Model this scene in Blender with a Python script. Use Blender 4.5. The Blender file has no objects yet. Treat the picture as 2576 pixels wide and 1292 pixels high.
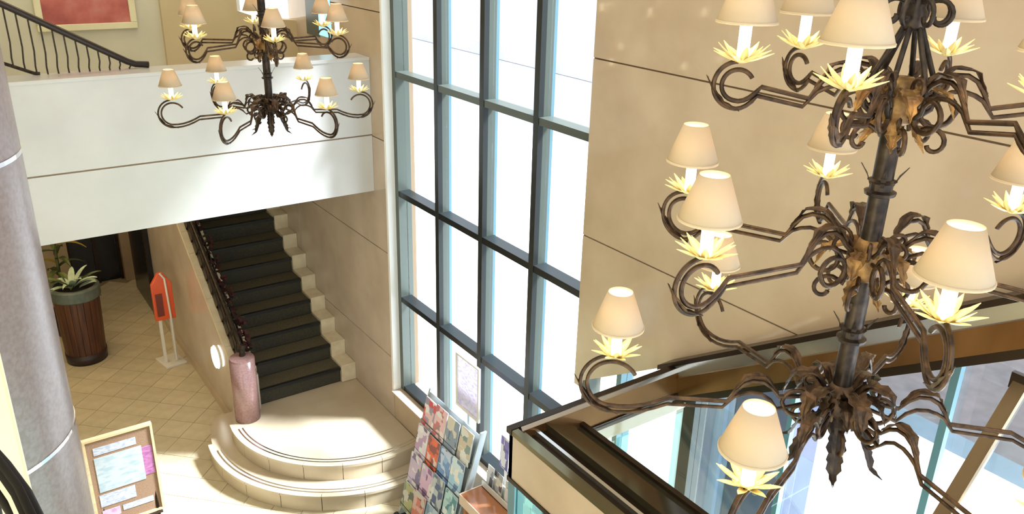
import bpy, math, random
from mathutils import Vector, Matrix
random.seed(7)
PI = math.pi
H = 5.28                      # camera height above the ground floor
C = bpy.context.scene.collection
S = bpy.context.scene

# ------------------------------------------------------------------ camera
f, pitch, roll, yaw = 2079.8427, 0.38171886, 0.02629239, 0.61784806
fw0 = Vector((math.sin(yaw), math.cos(yaw), 0)); rt0 = Vector((math.cos(yaw), -math.sin(yaw), 0)); up0 = Vector((0, 0, 1))
FW = fw0*math.cos(pitch) - up0*math.sin(pitch); UP = fw0*math.sin(pitch) + up0*math.cos(pitch)
RT = rt0*math.cos(roll) + UP*math.sin(roll); UP = -rt0*math.sin(roll) + UP*math.cos(roll)
cam = bpy.data.cameras.new('camera'); co = bpy.data.objects.new('camera', cam); C.objects.link(co)
M = Matrix((RT, UP, -FW)).transposed().to_4x4(); M.translation = (0, 0, H); co.matrix_world = M
cam.sensor_width = 36; cam.lens = f/2576*36; cam.clip_start = .05; cam.clip_end = 300
S.camera = co
def ray(x, y): return FW + RT*((x-1288)/f) - UP*((y-646)/f)
def topx(X, Y, z):
    v = Vector((X, Y, z)); d = v.dot(FW)
    return (1288+f*v.dot(RT)/d, 646-f*v.dot(UP)/d) if d > .1 else (-9999, -9999)

# ------------------------------------------------------------------ light
S.view_settings.view_transform = 'Standard'; S.view_settings.look = 'None'
S.view_settings.exposure = 0.0; S.view_settings.gamma = 1
w = bpy.data.worlds.new('sky'); S.world = w; w.use_nodes = True
bg = w.node_tree.nodes['Background']; bg.inputs[0].default_value = (.86, .93, 1, 1); bg.inputs[1].default_value = 1.75
sun = bpy.data.lights.new('sun', 'SUN'); sun.energy = 26; sun.angle = math.radians(13); sun.color = (.84, .92, 1)
so = bpy.data.objects.new('sun', sun); C.objects.link(so)
so.rotation_euler = Vector((-1, .52, -1.15)).to_track_quat('-Z', 'Y').to_euler()
def area(name, loc, sx, sy, e, col, aim):
    l = bpy.data.lights.new(name, 'AREA'); l.shape = 'RECTANGLE'; l.size = sx; l.size_y = sy; l.energy = e; l.color = col
    o = bpy.data.objects.new(name, l); C.objects.link(o); o.location = loc
    o.rotation_euler = Vector(aim).to_track_quat('-Z', 'Y').to_euler(); return o
area('atrium_fill_light', (.8, 3.2, H+2.9), 3.5, 5.0, 95, (1, .86, .66), (0, 0, -1))  # added unseen fill, raises the warm ambient level of the atrium
area('gallery_fill_light', (1.6, 8.2, H+1.2), 2.6, 1.0, 26, (1, .85, .62), (0, 0, -1))  # unseen fill lamp added to brighten the upper gallery
area('lobby_fill_light', (.6, 10.3, H-2.50), 1.6, 2.6, 34, (1, .76, .40), (0, 0, -1))  # added warm fill for the lobby under the balcony, stands for no fixture

# ------------------------------------------------------------------ materials
def mat(name, col, rough=.5, metal=0, spec=.5, emit=0, ecol=None, trans=0, sss=0):
    m = bpy.data.materials.new(name); m.use_nodes = True; b = m.node_tree.nodes['Principled BSDF']
    b.inputs['Base Color'].default_value = (*col, 1); b.inputs['Roughness'].default_value = rough
    b.inputs['Metallic'].default_value = metal; b.inputs['Specular IOR Level'].default_value = spec
    if emit: b.inputs['Emission Color'].default_value = (*(ecol or col), 1); b.inputs['Emission Strength'].default_value = emit
    if trans: b.inputs['Transmission Weight'].default_value = trans
    return m
def noisy(name, cols, scale=4, rough=.5, metal=0, spec=.5, detail=6, bump=0, pos=(.35, .65), stretch=(1, 1, 1), rand=0):
    m = mat(name, cols[0], rough, metal, spec); n = m.node_tree; b = n.nodes['Principled BSDF']
    tc = n.nodes.new('ShaderNodeTexCoord'); mp = n.nodes.new('ShaderNodeMapping'); mp.inputs['Scale'].default_value = stretch
    tx = n.nodes.new('ShaderNodeTexNoise'); tx.inputs['Scale'].default_value = scale; tx.inputs['Detail'].default_value = detail
    rp = n.nodes.new('ShaderNodeValToRGB'); rp.color_ramp.elements[0].position = pos[0]; rp.color_ramp.elements[1].position = pos[1]
    rp.color_ramp.elements[0].color = (*cols[0], 1); rp.color_ramp.elements[1].color = (*cols[-1], 1)
    for i, c in enumerate(cols[1:-1]):
        e = rp.color_ramp.elements.new(pos[0]+(pos[1]-pos[0])*(i+1)/(len(cols)-1)); e.color = (*c, 1)
    n.links.new(tc.outputs['Object'], mp.inputs[0]); n.links.new(mp.outputs[0], tx.inputs[0]); n.links.new(tx.outputs[0], rp.inputs[0])
    out = rp.outputs[0]
    if rand:
        oi = n.nodes.new('ShaderNodeObjectInfo'); mr = n.nodes.new('ShaderNodeMapRange'); mr.inputs[3].default_value = 1-rand; mr.inputs[4].default_value = 1+rand
        hs = n.nodes.new('ShaderNodeHueSaturation'); n.links.new(oi.outputs['Random'], mr.inputs[0]); n.links.new(mr.outputs[0], hs.inputs['Value']); n.links.new(out, hs.inputs['Color']); out = hs.outputs[0]
    n.links.new(out, b.inputs['Base Color'])
    if bump:
        bp = n.nodes.new('ShaderNodeBump'); bp.inputs['Strength'].default_value = bump; bp.inputs['Distance'].default_value = .01
        n.links.new(tx.outputs[0], bp.inputs['Height']); n.links.new(bp.outputs[0], b.inputs['Normal'])
    return m
def glass(name, col=(1, 1, 1), refl=.07, rough=.02):
    m = bpy.data.materials.new(name); m.use_nodes = True; n = m.node_tree; n.nodes.remove(n.nodes['Principled BSDF'])
    t = n.nodes.new('ShaderNodeBsdfTransparent'); t.inputs[0].default_value = (*col, 1)
    g = n.nodes.new('ShaderNodeBsdfGlossy'); g.inputs['Roughness'].default_value = rough
    x = n.nodes.new('ShaderNodeMixShader'); x.inputs[0].default_value = refl
    n.links.new(t.outputs[0], x.inputs[1]); n.links.new(g.outputs[0], x.inputs[2]); n.links.new(x.outputs[0], n.nodes['Material Output'].inputs[0])
    return m
MT = {}
MT['marble'] = noisy('polished beige marble', [(.46, .35, .245), (.53, .415, .30)], 2.2, .07, spec=.55, detail=8)
MT['marble_grey'] = noisy('polished beige grey marble', [(.49, .40, .32), (.57, .475, .39)], 2.5, .16, spec=.45, detail=8)
MT['marble_pale'] = noisy('pale marble', [(.56, .55, .535), (.62, .61, .595)], 1.8, .25, detail=8)
MT['podium'] = noisy('pale podium marble', [(.50, .405, .285), (.57, .475, .345)], 2.2, .2, detail=8)
MT['joint'] = mat('joint mortar', (.22, .15, .09), .9)
MT['joint_pale'] = mat('pale joint', (.34, .25, .17), .9)
MT['tile'] = noisy('cream floor tile', [(.52, .435, .285), (.60, .515, .355)], 7, .33, spec=.4, rand=.06)
MT['grout'] = mat('tile grout', (.30, .24, .15), .9)
MT['column'] = noisy('mauve granite', [(.235, .18, .172), (.29, .235, .232)], 55, .3, spec=.4, detail=3)
MT['newel'] = noisy('rose granite', [(.26, .145, .135), (.33, .195, .185)], 60, .2, detail=3)
MT['chrome'] = mat('brushed steel', (.8, .8, .8), .18, 1)
MT['cream'] = noisy('cream plaster', [(.80, .68, .40), (.84, .73, .46)], 3, .7)
MT['wallback'] = noisy('ochre plaster', [(.56, .44, .24), (.62, .49, .28)], 2, .6)
MT['wallleft'] = noisy('greenish cream plaster', [(.60, .57, .42), (.67, .63, .47)], 2, .6)
MT['white'] = mat('white paint', (.86, .85, .82), .35)
MT['iron'] = noisy('antique brown iron', [(.032, .019, .012), (.11, .062, .032)], 40, .42, metal=.65, bump=.3)
MT['irondark'] = noisy('dark iron', [(.022, .016, .013), (.06, .042, .03)], 40, .4, metal=.6)
MT['gilt'] = noisy('gilded leaf iron', [(.14, .07, .025), (.36, .21, .07)], 30, .42, metal=.6, bump=.3)
MT['petal'] = mat('cream gold petal', (.86, .70, .30), .38, .15)
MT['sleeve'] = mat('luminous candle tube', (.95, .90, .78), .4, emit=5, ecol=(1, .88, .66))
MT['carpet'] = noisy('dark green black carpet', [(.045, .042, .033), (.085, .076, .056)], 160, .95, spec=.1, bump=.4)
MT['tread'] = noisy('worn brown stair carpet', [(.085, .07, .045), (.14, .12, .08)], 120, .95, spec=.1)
MT['rubber'] = mat('black nosing', (.01, .01, .009), .5)
MT['stone'] = noisy('cream stone block', [(.66, .55, .38), (.76, .66, .48)], 9, .35)
MT['mullion'] = mat('dark grey aluminium', (.022, .026, .026), .4, .3)
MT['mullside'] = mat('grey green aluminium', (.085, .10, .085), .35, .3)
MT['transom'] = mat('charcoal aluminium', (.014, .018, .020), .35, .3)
MT['tealal'] = mat('teal grey aluminium', (.12, .23, .28), .35, .3)
MT['bronze'] = noisy('bronze trim', [(.17, .08, .028), (.25, .125, .045)], 2, .22, metal=.75, stretch=(1, 3, 1))
MT['bronzedark'] = mat('dark bronze', (.035, .022, .014), .3, .7)
MT['olive'] = mat('polished olive bronze', (.17, .15, .09), .12, .8)
MT['tie'] = mat('dull bronze bar', (.13, .085, .04), .5, .5)
MT['silver'] = mat('polished steel trim', (.62, .62, .60), .15, .9)
MT['black'] = mat('near black glass', (.006, .006, .008), .25)
MT['board'] = noisy('brown felt', [(.27, .165, .105), (.33, .21, .14)], 90, .9, spec=.1)
MT['wood'] = noisy('light wood frame', [(.62, .44, .24), (.74, .55, .33)], 6, .45, stretch=(1, 1, 8))
MT['barrel'] = noisy('brown barrel staves', [(.045, .013, .008), (.12, .042, .02)], 3, .4, stretch=(9, 9, .6))
MT['barreldark'] = mat('dark barrel base', (.025, .012, .014), .4)
MT['rimgreen'] = noisy('grey green band', [(.07, .09, .075), (.12, .14, .12)], 9, .45)
MT['leafpale'] = noisy('pale green leaf', [(.30, .38, .26), (.52, .60, .46)], 8, .4)
MT['leafdark'] = noisy('dark green leaf', [(.03, .05, .015), (.11, .13, .03)], 8, .5)
MT['leafyellow'] = mat('yellow leaf', (.30, .22, .03), .5)
MT['soil'] = mat('potting soil', (.03, .02, .015), .9)
MT['orange'] = mat('orange plastic', (.72, .10, .03), .3)
MT['clear'] = mat('whitish acrylic', (.72, .68, .62), .2)
MT['lightdisc'] = mat('lit diffuser', (1, 1, 1), .4, emit=6, ecol=(1, .97, .9))
MT['glass'] = glass('window glass', (.985, .995, 1), .06)
MT['glassroof'] = glass('canopy glass', (.93, 1, .99), .09)
MT['glassside'] = glass('green glass', (.72, .92, .88), .10)
MT['glassblue'] = glass('blue glass', (.55, .70, .95), .12)
MT['pave'] = noisy('pale concrete pavement', [(.78, .79, .80), (.86, .86, .86)], 1.5, .8)
MT['asphalt'] = noisy('asphalt', [(.026, .021, .021), (.040, .032, .033)], 5, .9, detail=9)
MT['asphalt_shade'] = noisy('blue asphalt with painted shade', [(.022, .042, .056), (.030, .052, .07)], 3, .6)  # asphalt in deeper shade; the shade is painted into this blue colour
MT['facade'] = noisy('pale facade', [(.78, .76, .84), (.86, .84, .92)], .5, .8)
MT['bluewall'] = noisy('blue grey cladding', [(.20, .27, .42), (.34, .44, .60)], 1.2, .5, stretch=(6, 6, .4))
MT['navy'] = noisy('navy cladding', [(.035, .045, .11), (.075, .08, .16)], 2, .5)
MT['desk'] = mat('glossy orange brown wood', (.44, .17, .07), .12)
MT['deskpale'] = mat('pale table edge', (.80, .62, .50), .3)
MT['rack'] = mat('grey rack metal', (.45, .50, .52), .35, .4)
MT['rackdark'] = mat('black rack bar', (.03, .035, .04), .4)
MT['handrail'] = mat('black rail', (.005, .004, .004), .6, spec=.12)
MT['darkwood'] = mat('dark wood handrail', (.022, .013, .010), .3)
MT['paper'] = mat('white paper', (.80, .80, .80), .6)
MT['red'] = mat('red ornaments', (.055, .008, .012), .5)

def shade_material():
    m = bpy.data.materials.new('cream fabric shade'); m.use_nodes = True; n = m.node_tree; b = n.nodes['Principled BSDF']
    b.inputs['Base Color'].default_value = (.60, .49, .34, 1); b.inputs['Roughness'].default_value = .9; b.inputs['Specular IOR Level'].default_value = .1
    t = n.nodes.new('ShaderNodeBsdfTranslucent'); t.inputs[0].default_value = (.75, .55, .32, 1)
    x = n.nodes.new('ShaderNodeMixShader'); x.inputs[0].default_value = .13
    n.links.new(b.outputs[0], x.inputs[1]); n.links.new(t.outputs[0], x.inputs[2]); n.links.new(x.outputs[0], n.nodes['Material Output'].inputs[0])
    return m
MT['shade'] = shade_material()

def print_mat(name, cols, seed, lines=True):
    """flat print: soft blocks of colour and thin text-like rules in object space (u = local y/x, v = local z)"""
    m = mat(name, cols[0], .35); n = m.node_tree; b = n.nodes['Principled BSDF']
    tc = n.nodes.new('ShaderNodeTexCoord'); mp = n.nodes.new('ShaderNodeMapping'); mp.inputs['Location'].default_value = (seed*3.1, seed*1.7, seed*.9)
    n.links.new(tc.outputs['Object'], mp.inputs[0])
    v = n.nodes.new('ShaderNodeTexVoronoi'); v.distance = 'CHEBYCHEV'; v.inputs['Scale'].default_value = 15; n.links.new(mp.outputs[0], v.inputs[0])
    sp = n.nodes.new('ShaderNodeSeparateColor'); n.links.new(v.outputs['Color'], sp.inputs[0])
    rp = n.nodes.new('ShaderNodeValToRGB'); rp.color_ramp.interpolation = 'CONSTANT'
    rp.color_ramp.elements[0].color = (*cols[0], 1); rp.color_ramp.elements[1].color = (*cols[1], 1); rp.color_ramp.elements[1].position = .38
    for i, c in enumerate(cols[2:]):
        e = rp.color_ramp.elements.new(.6+.22*i); e.color = (*c, 1)
    n.links.new(sp.outputs[0], rp.inputs[0]); n.links.new(rp.outputs[0], b.inputs['Base Color'])
    return m

# ------------------------------------------------------------------ mesh builder
class MB:
    def __init__(s): s.v = []; s.f = []
    def box(s, x0, x1, y0, y1, z0, z1):
        i = len(s.v); s.v += [(x, y, z) for x in (x0, x1) for y in (y0, y1) for z in (z0, z1)]
        s.f += [(i, i+1, i+3, i+2), (i+4, i+6, i+7, i+5), (i, i+4, i+5, i+1), (i+2, i+3, i+7, i+6), (i, i+2, i+6, i+4), (i+1, i+5, i+7, i+3)]; return s
    def obox(s, c, ax, ay, az):   # centre and three half-axis vectors
        c = Vector(c); ax = Vector(ax); ay = Vector(ay); az = Vector(az); i = len(s.v)
        s.v += [tuple(c+ax*a+ay*b+az*d) for a in (-1, 1) for b in (-1, 1) for d in (-1, 1)]
        s.f += [(i, i+1, i+3, i+2), (i+4, i+6, i+7, i+5), (i, i+4, i+5, i+1), (i+2, i+3, i+7, i+6), (i, i+2, i+6, i+4), (i+1, i+5, i+7, i+3)]; return s
    def prism(s, poly, d):        # planar 3D polygon extruded along vector d
        i = len(s.v); n = len(poly); d = Vector(d)
        s.v += [tuple(p) for p in poly] + [tuple(Vector(p)+d) for p in poly]
        s.f += [tuple(range(i, i+n)), tuple(range(i+2*n-1, i+n-1, -1))] + [(i+k, i+n+k, i+n+(k+1) % n, i+(k+1) % n) for k in range(n)]; return s
    def tube(s, pts, r, seg=6, closed=False, flat=1.0, cap=True):
        pts = [Vector(p) for p in pts]; n = len(pts); i0 = len(s.v)
        rs = r if hasattr(r, '__len__') else [r]*n
        ref = None
        for k, p in enumerate(pts):
            a = pts[(k-1) % n] if (k or closed) else p; b = pts[(k+1) % n] if (k < n-1 or closed) else p
            t = (b-a).normalized() if (b-a).length > 1e-9 else Vector((0, 0, 1))
            if ref is None: ref = t.orthogonal().normalized()
            ref = (ref - t*ref.dot(t)); ref = ref.normalized() if ref.length > 1e-6 else t.orthogonal().normalized()
            q = t.cross(ref)
            for j in range(seg):
                a_ = 2*PI*j/seg; s.v.append(tuple(p + (ref*math.cos(a_) + q*math.sin(a_)*flat)*rs[k]))
        for k in range(n if closed else n-1):
            k2 = (k+1) % n
            for j in range(seg):
                j2 = (j+1) % seg; s.f.append((i0+k*seg+j, i0+k*seg+j2, i0+k2*seg+j2, i0+k2*seg+j))
        if cap and not closed:
            s.f.append(tuple(i0+j for j in range(seg-1, -1, -1))); s.f.append(tuple(i0+(n-1)*seg+j for j in range(seg)))
        return s
    def lathe(s, prof, c=(0, 0, 0), seg=24, a0=0, a1=2*PI, cap=True):
        full = abs(a1-a0-2*PI) < 1e-6; i0 = len(s.v); m = seg if full else seg+1
        for (r, z) in prof:
            for j in range(m):
                a = a0+(a1-a0)*j/seg; s.v.append((c[0]+r*math.cos(a), c[1]+r*math.sin(a), c[2]+z))
        for k in range(len(prof)-1):
            for j in range(seg):
                j2 = (j+1) % m; s.f.append((i0+k*m+j, i0+k*m+j2, i0+(k+1)*m+j2, i0+(k+1)*m+j))
        if cap and full:
            if prof[0][0] > 1e-4: s.f.append(tuple(i0+j for j in range(m-1, -1, -1)))
            if prof[-1][0] > 1e-4: s.f.append(tuple(i0+(len(prof)-1)*m+j for j in range(m)))
        return s
    def grid(s, rows):            # rows of points
        i0 = len(s.v); m = len(rows[0])
        for r in rows: s.v += [tuple(p) for p in r]
        for k in range(len(rows)-1):
            for j in range(m-1): s.f.append((i0+k*m+j, i0+k*m+j+1, i0+(k+1)*m+j+1, i0+(k+1)*m+j))
        return s
def obj(name, mb, m, parent=None, smooth=False, bevel=0, solid=0, lift=True, origin=None):
    """links the builder's shape as one mesh object. lift: z given relative to the camera height."""
    me = bpy.data.meshes.new(name); dz = H if lift else 0
    V = [Vector((a, b, c+dz)) for a, b, c in mb.v]
    if parent is not None: org = Vector(parent['_w'])
    elif origin is not None: org = Vector(origin)
    else:
        org = Vector((sum(v.x for v in V)/len(V), sum(v.y for v in V)/len(V), min(v.z for v in V)))
    me.from_pydata([tuple(v-org) for v in V], [], mb.f); me.validate(); me.update()
    import bmesh
    bm = bmesh.new(); bm.from_mesh(me); bmesh.ops.recalc_face_normals(bm, faces=bm.faces); bm.to_mesh(me); bm.free()
    if smooth:
        for p in me.polygons: p.use_smooth = True
    me.materials.append(MT[m] if isinstance(m, str) else m)
    o = bpy.data.objects.new(name, me); C.objects.link(o)
    o['_w'] = tuple(org)
    if parent is not None:
        o.parent = parent
    else: o.location = org
    if bevel:
        b = o.modifiers.new('bevel', 'BEVEL'); b.width = bevel; b.segments = 2; b.limit_method = 'ANGLE'
    if solid:
        b = o.modifiers.new('solid', 'SOLIDIFY'); b.thickness = solid; b.offset = 0
    return o
def tag(o, label=None, cat=None, group=None, kind=None):
    if label: o['label'] = label
    if cat: o['category'] = cat
    if group: o['group'] = group
    if kind: o['kind'] = kind
    return o
def thing(name, label, cat, loc, group=None):
    o = bpy.data.objects.new(name, None); C.objects.link(o); o.empty_display_size = .1
    o.location = (loc[0], loc[1], loc[2]+H); o['_w'] = tuple(o.location); return tag(o, label, cat, group)
def struct(name, mb, m, label, **k):
    o = obj(name, mb, m, **k); o['kind'] = 'structure'; o['label'] = label; o['category'] = 'structure'; return o
def B(*a): return MB().box(*a)
FL = -5.28       # ground floor level
PD = -4.92       # podium top
LX = 3.40        # plane of the long right wall

# ------------------------------------------------------------------ floor with diagonal tiles
floor = struct('floor', B(-4, 3.5, -1.5, 16.5, FL-.15, FL-.008), 'grout', 'cream tiled ground floor laid in a diagonal grid')
TS = .30; near = []
tme = None
g = TS/2-.0025
tb = MB().prism([(-g, -g, FL-.02), (g, -g, FL-.02), (g, g, FL-.02), (-g, g, FL-.02)], (0, 0, .02))
rest = MB()
c45 = math.cos(PI/4)
cand = []
for i in range(-60, 60):
    for j in range(-60, 60):
        x = (i-j)*TS*c45; y = (i+j)*TS*c45 + 7.0
        if not (-3.6 < x < 3.2 and -1 < y < 13.0): continue
        if x > 2.2 and y > 7.9: continue
        if (x-3.1)**2+(y-7.5)**2 < 1.25**2: continue
        px = topx(x, y, FL); vis = 100 < px[0] < 1500 and 560 < px[1] < 1330
        cand.append((y, x, vis))
cand.sort()
nv = 0
for (y, x, vis) in cand:
    if vis and nv < 300:
        nv += 1
        if tme is None:
            t = obj('floor_tile', tb, 'tile', floor); tme = t.data
            me = tme
            # re-centre the shared tile mesh on itself, turned 45 degrees
            wv = Vector(floor['_w'])
            me.transform(Matrix.Translation(wv)); me.transform(Matrix.Rotation(PI/4, 4, 'Z'))
            me.transform(Matrix.Translation((0, 0, -H-FL)))
        else:
            t = bpy.data.objects.new('floor_tile', tme); C.objects.link(t); t.parent = floor
        t.location = Vector((x, y, H+FL)) - Vector(floor['_w'])
    else:
        d = g*math.sqrt(2)
        rest.prism([(x-d, y, FL-.02), (x, y-d, FL-.02), (x+d, y, FL-.02), (x, y+d, FL-.02)], (0, 0, .02))
if rest.v: tag(obj('floor_tile', rest, 'tile', floor), 'cream floor tiles out of direct view', kind='stuff')

# ------------------------------------------------------------------ outside
struct('floor', B(3.72, 8.5, -14, 40, FL-.25, FL-.02), 'pave', 'sunlit pale pavement outside the glazing')
struct('floor', B(8.95, 30, -14, 7.6, FL-.25, FL-.06), 'asphalt', 'grey asphalt roadway beyond the pavement')
struct('floor', B(8.5, 8.95, -14, 7.6, FL-.25, FL-.045), 'asphalt_shade', 'blue grey asphalt strip between pavement and roadway, shade painted into its colour')
struct('floor', B(8.5, 30, 7.6, 40, FL-.25, FL-.02), 'pave', 'pale paved forecourt outside the tall window')
fac = thing('pale_building', 'pale lavender building facade standing across the street outside the tall window', 'building', (21, 14, FL))
fb = MB(); fb.box(20, 22, -2, 46, FL, 1.5); obj('facade_wall', fb, 'facade', fac)
obj('facade_plinth', B(19.95, 20, -2, 46, FL, FL+.5), 'facade', fac)
obj('cornice', B(19.7, 22, -2, 46, 1.5, 1.8), 'facade', fac)

struct('ceiling', B(-4.2, 3.7, -1.5, 16.5, 3.2, 3.35), 'white', 'white ceiling high over the lobby')
# ------------------------------------------------------------------ right wall (polished marble panels)
WR = struct('wall_right', B(LX+.012, LX+.30, 6.87, 13.4, FL, 3.2), 'joint', 'long polished beige marble wall running down the right of the lobby')
def wallpanel(parent, y0, y1, z0, z1, m='marble'):
    gp = .005
    return obj('wall_panel', B(LX, LX+.02, y0+gp, y1-gp, z0+gp, z1-gp), m, parent)
JZ = [FL, -4.21, -3.05, -1.915, -.75, .42, 1.6, 3.2]
for y0, y1 in ((6.87, 9.3), (9.3, 13.4)):
    for a, b in zip(JZ, JZ[1:]): wallpanel(WR, y0, y1, a, b, 'marble_grey' if b < -1.8 else 'marble')
# wall under and over the tall window
obj('wall_core', B(LX+.012, LX+.30, 3.975, 6.87, FL, -4.61), 'joint', WR)
wallpanel(WR, 3.975, 6.87, FL, -4.61, 'marble')
obj('window_sill_slab', B(LX-.03, LX+.30, 3.975, 6.87, -4.61, -4.585), 'marble', WR)
# right section, its lower edge cut on a slope over the entrance glazing
def head(y): return -2.47 + (3.04-y)*.644 if y < 3.04 else -2.47-(y-3.04)*.62
core = MB(); ys = [3.975, 3.04, .2]; 
core.prism([(LX+.012, 3.975, 3.2), (LX+.012, -3.0, 3.2), (LX+.012, -3.0, -.2), (LX+.012, .0, head(0)), (LX+.012, 3.04, head(3.04)), (LX+.012, 3.975, head(3.975))], (.28, 0, 0))
obj('wall_core', core, 'joint', WR)
for a, b in zip(JZ[2:], JZ[3:]):
    for (y0, y1) in ((3.975, -3.0),):
        g_ = .005; aa, bb = a+g_, b-g_
        pts = []
        if a < -.8:            # clip by the slope
            yb = [y for y in [3.04-( -2.47-bb)/-.644] ]
            ytop = 3.04+(-2.47-bb)/.644 if bb > -2.47 else 3.975   # y where slope reaches the row's top
            yl = 3.04+(-2.47-aa)/.644 if aa > -2.47 else None
            if a < -2.5:
                pts = [(3.97, bb), (ytop, bb), (3.04, -2.47), (3.97, head(3.97))]
            else:
                pts = [(3.97, aa), (yl, aa), (ytop, bb), (3.97, bb)]
            pts = [(y, z) for y, z in pts]
        else:
            pts = [(3.97, aa), (3.04+(-2.47-aa)/.644 if aa < -.5 else -3, aa), (-3, max(aa, -.2) if aa < -.5 else aa), (-3, bb), (3.97, bb)]
            if aa >= -.5: pts = [(3.97, aa), (-3, aa), (-3, bb), (3.97, bb)]
        obj('wall_panel', MB().prism([(LX, y, z) for y, z in pts], (.02, 0, 0)), 'marble', WR)
obj('wall_panel', MB().prism([(LX, 3.97, -3.055), (LX, 3.97, head(3.97)), (LX, 3.9, head(3.9)), (LX, 3.9, -3.055)], (.02, 0, 0)), 'marble', WR)

# ------------------------------------------------------------------ tall window
GX = 3.48
obj('wall_core', B(LX+.012, LX+.30, 3.975, 6.87, -.15, 3.2), 'joint', WR); wallpanel(WR, 3.975, 6.87, -.15, 1.6); wallpanel(WR, 3.975, 6.87, 1.6, 3.2)
WN = struct('window_1', B(GX, GX+.14, 6.80, 6.87, -4.585, -.15), 'mullside', 'tall gridded window wall with dark mullions')
obj('white_jamb', B(LX-.004, GX+.16, 6.865, 6.90, -4.61, -.15), 'white', WN)
mull = [6.10, 5.39, 4.68, 3.98]
for i, y in enumerate(mull[:3]):
    obj('mullion', B(GX, GX+.045, y-.06, y, -4.585, -.15), 'mullion', WN)
    obj('mullion_fin', B(GX+.045, GX+.115, y-.055, y-.005, -4.585, -.15), 'mullside', WN)
    obj('mullion_trim', B(GX+.115, GX+.14, y-.055, y-.005, -4.585, -.15), 'tealal', WN)
obj('mullion', B(GX, GX+.14, 3.93, 3.975, -4.585, -.15), 'mullside', WN)
trz = [-.18, -1.285, -2.415, -3.53, -4.56]
yy = [6.80]+mull
for zt in trz:
    for k in range(4):
        y1 = yy[k]-(.06 if k else 0); y0 = yy[k+1]
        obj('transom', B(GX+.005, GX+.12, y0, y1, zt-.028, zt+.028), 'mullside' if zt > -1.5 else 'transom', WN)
tz = trz
for a, b in zip(tz, tz[1:]):
    for k in range(4):
        y1 = yy[k]-(.06 if k else 0); y0 = yy[k+1]
        obj('window_pane', B(GX+.085, GX+.093, y0, y1, b+.028, a-.028), 'glass', WN)

# ------------------------------------------------------------------ entrance glazing under the sloping head
DG = struct('window_2', B(GX+.02, GX+.09, -2.0, 3.975, FL, FL+.08), 'mullion', 'entrance glazing below the sloping bronze beam')
def mul2(y, wd, m, x0=GX+.0, dp=.12):
    obj('mullion', MB().prism([(x0, y, FL+.08), (x0, y-wd, FL+.08), (x0, y-wd, head(y-wd)), (x0, y, head(y))], (dp, 0, 0)), m, DG)
for y, wd, m in ((3.62, .045, 'tealal'), (3.0, .09, 'mullion'), (1.50, .035, 'tealal'), (.35, .05, 'mullion'), (2.27, .03, 'tealal')): mul2(y, wd, m, GX, .12 if y > 2.5 else .04)
obj('transom', B(GX, GX+.1, -1, 3.97, -3.22, -3.15), 'tealal', DG) if False else None
ys2 = [3.97, 3.62, 2.91, 2.24, 1.44, .3, -1.0]
for a, b in zip(ys2, ys2[1:]):
    a2 = a-.045 if a != 3.97 else a
    obj('window_pane', MB().prism([(GX+.05, a2, FL+.08), (GX+.05, b, FL+.08), (GX+.05, b, head(b)), (GX+.05, a2, head(a2))], (.008, 0, 0)), 'glass', DG)
# exterior pillars beyond the glazing
k_ = 4.5/3.4
p1 = thing('blue_pillar', 'pale blue clad pillar standing outside behind the entrance glass', 'pillar', (4.6, 3.6, FL))
obj('pillar_shaft', B(4.5, 4.9, 2.56*k_, 2.96*k_, FL, -2.2), 'bluewall', p1)
obj('pillar_edge', B(4.46, 4.5, 2.90*k_, 2.96*k_, FL, -2.2), 'white', p1); obj('pillar_edge', B(4.46, 4.5, 2.60*k_, 2.66*k_, FL, -2.2), 'bluewall', p1)
p2 = thing('navy_pillar', 'dark navy pillar beside the pale blue pillar outside the entrance', 'pillar', (4.6, 3.2, FL))
obj('pillar_shaft', B(4.5, 4.9, 2.20*k_, 2.55*k_, FL, -2.2), 'navy', p2)
obj('pillar_plinth', B(4.45, 4.95, 2.19*k_, 2.56*k_, FL, FL+.3), 'navy', p2)

# ------------------------------------------------------------------ sloping bronze beam on the wall
sb = thing('sloping_bronze_beam', 'polished bronze beam climbing the marble wall above the entrance', 'beam', (LX-.06, 1.6, -2.5))
def slope(yA, yB, zo0, zo1, x0, x1, name, m):
    P = [(x0, yA, head(yA)+zo0), (x0, yB, head(yB)+zo0), (x0, yB, head(yB)+zo1), (x0, yA, head(yA)+zo1)]
    return obj(name, MB().prism(P, (x1-x0, 0, 0)), m, sb)
slope(3.06, -.2, .012, .045, LX-.13, LX, 'top_lip', 'bronzedark')
slope(3.04, -.2, -.07, .012, LX-.115, LX, 'steel_face', 'silver')
slope(3.00, -.2, -.20, -.07, LX-.135, LX, 'bronze_face', 'bronze')
slope(2.98, -.2, -.25, -.20, LX-.12, LX, 'bottom_lip', 'bronzedark')

# ------------------------------------------------------------------ entrance canopy with glass roof
CX, CY, CZ = 2.11, 2.95, -2.40
cn = thing('entrance_canopy', 'flat glass roofed entrance canopy with beige fascia and bronze rim, lower right', 'canopy', (2.8, 1.8, FL))
yE = .7
obj('fascia_panel', B(CX, CX+.03, yE, CY, -2.70, CZ-.03), 'marble', cn)
obj('fascia_panel', B(CX, LX, CY-.03, CY, -2.70, CZ-.03), 'marble', cn)
obj('fascia_foot_trim', B(CX-.006, CX+.05, yE, CY+.006, -2.725, -2.70), 'bronzedark', cn)
obj('outer_rim', B(CX-.008, CX+.03, yE, CY+.01, CZ-.03, CZ), 'olive', cn)
obj('rim_step', B(CX+.03, CX+.06, yE, CY-.03, CZ-.04, CZ-.02), 'olive', cn)
obj('outer_rim', B(CX-.012, LX, CY-.03, CY+.012, CZ-.03, CZ+.004), 'bronzedark', cn)
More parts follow.
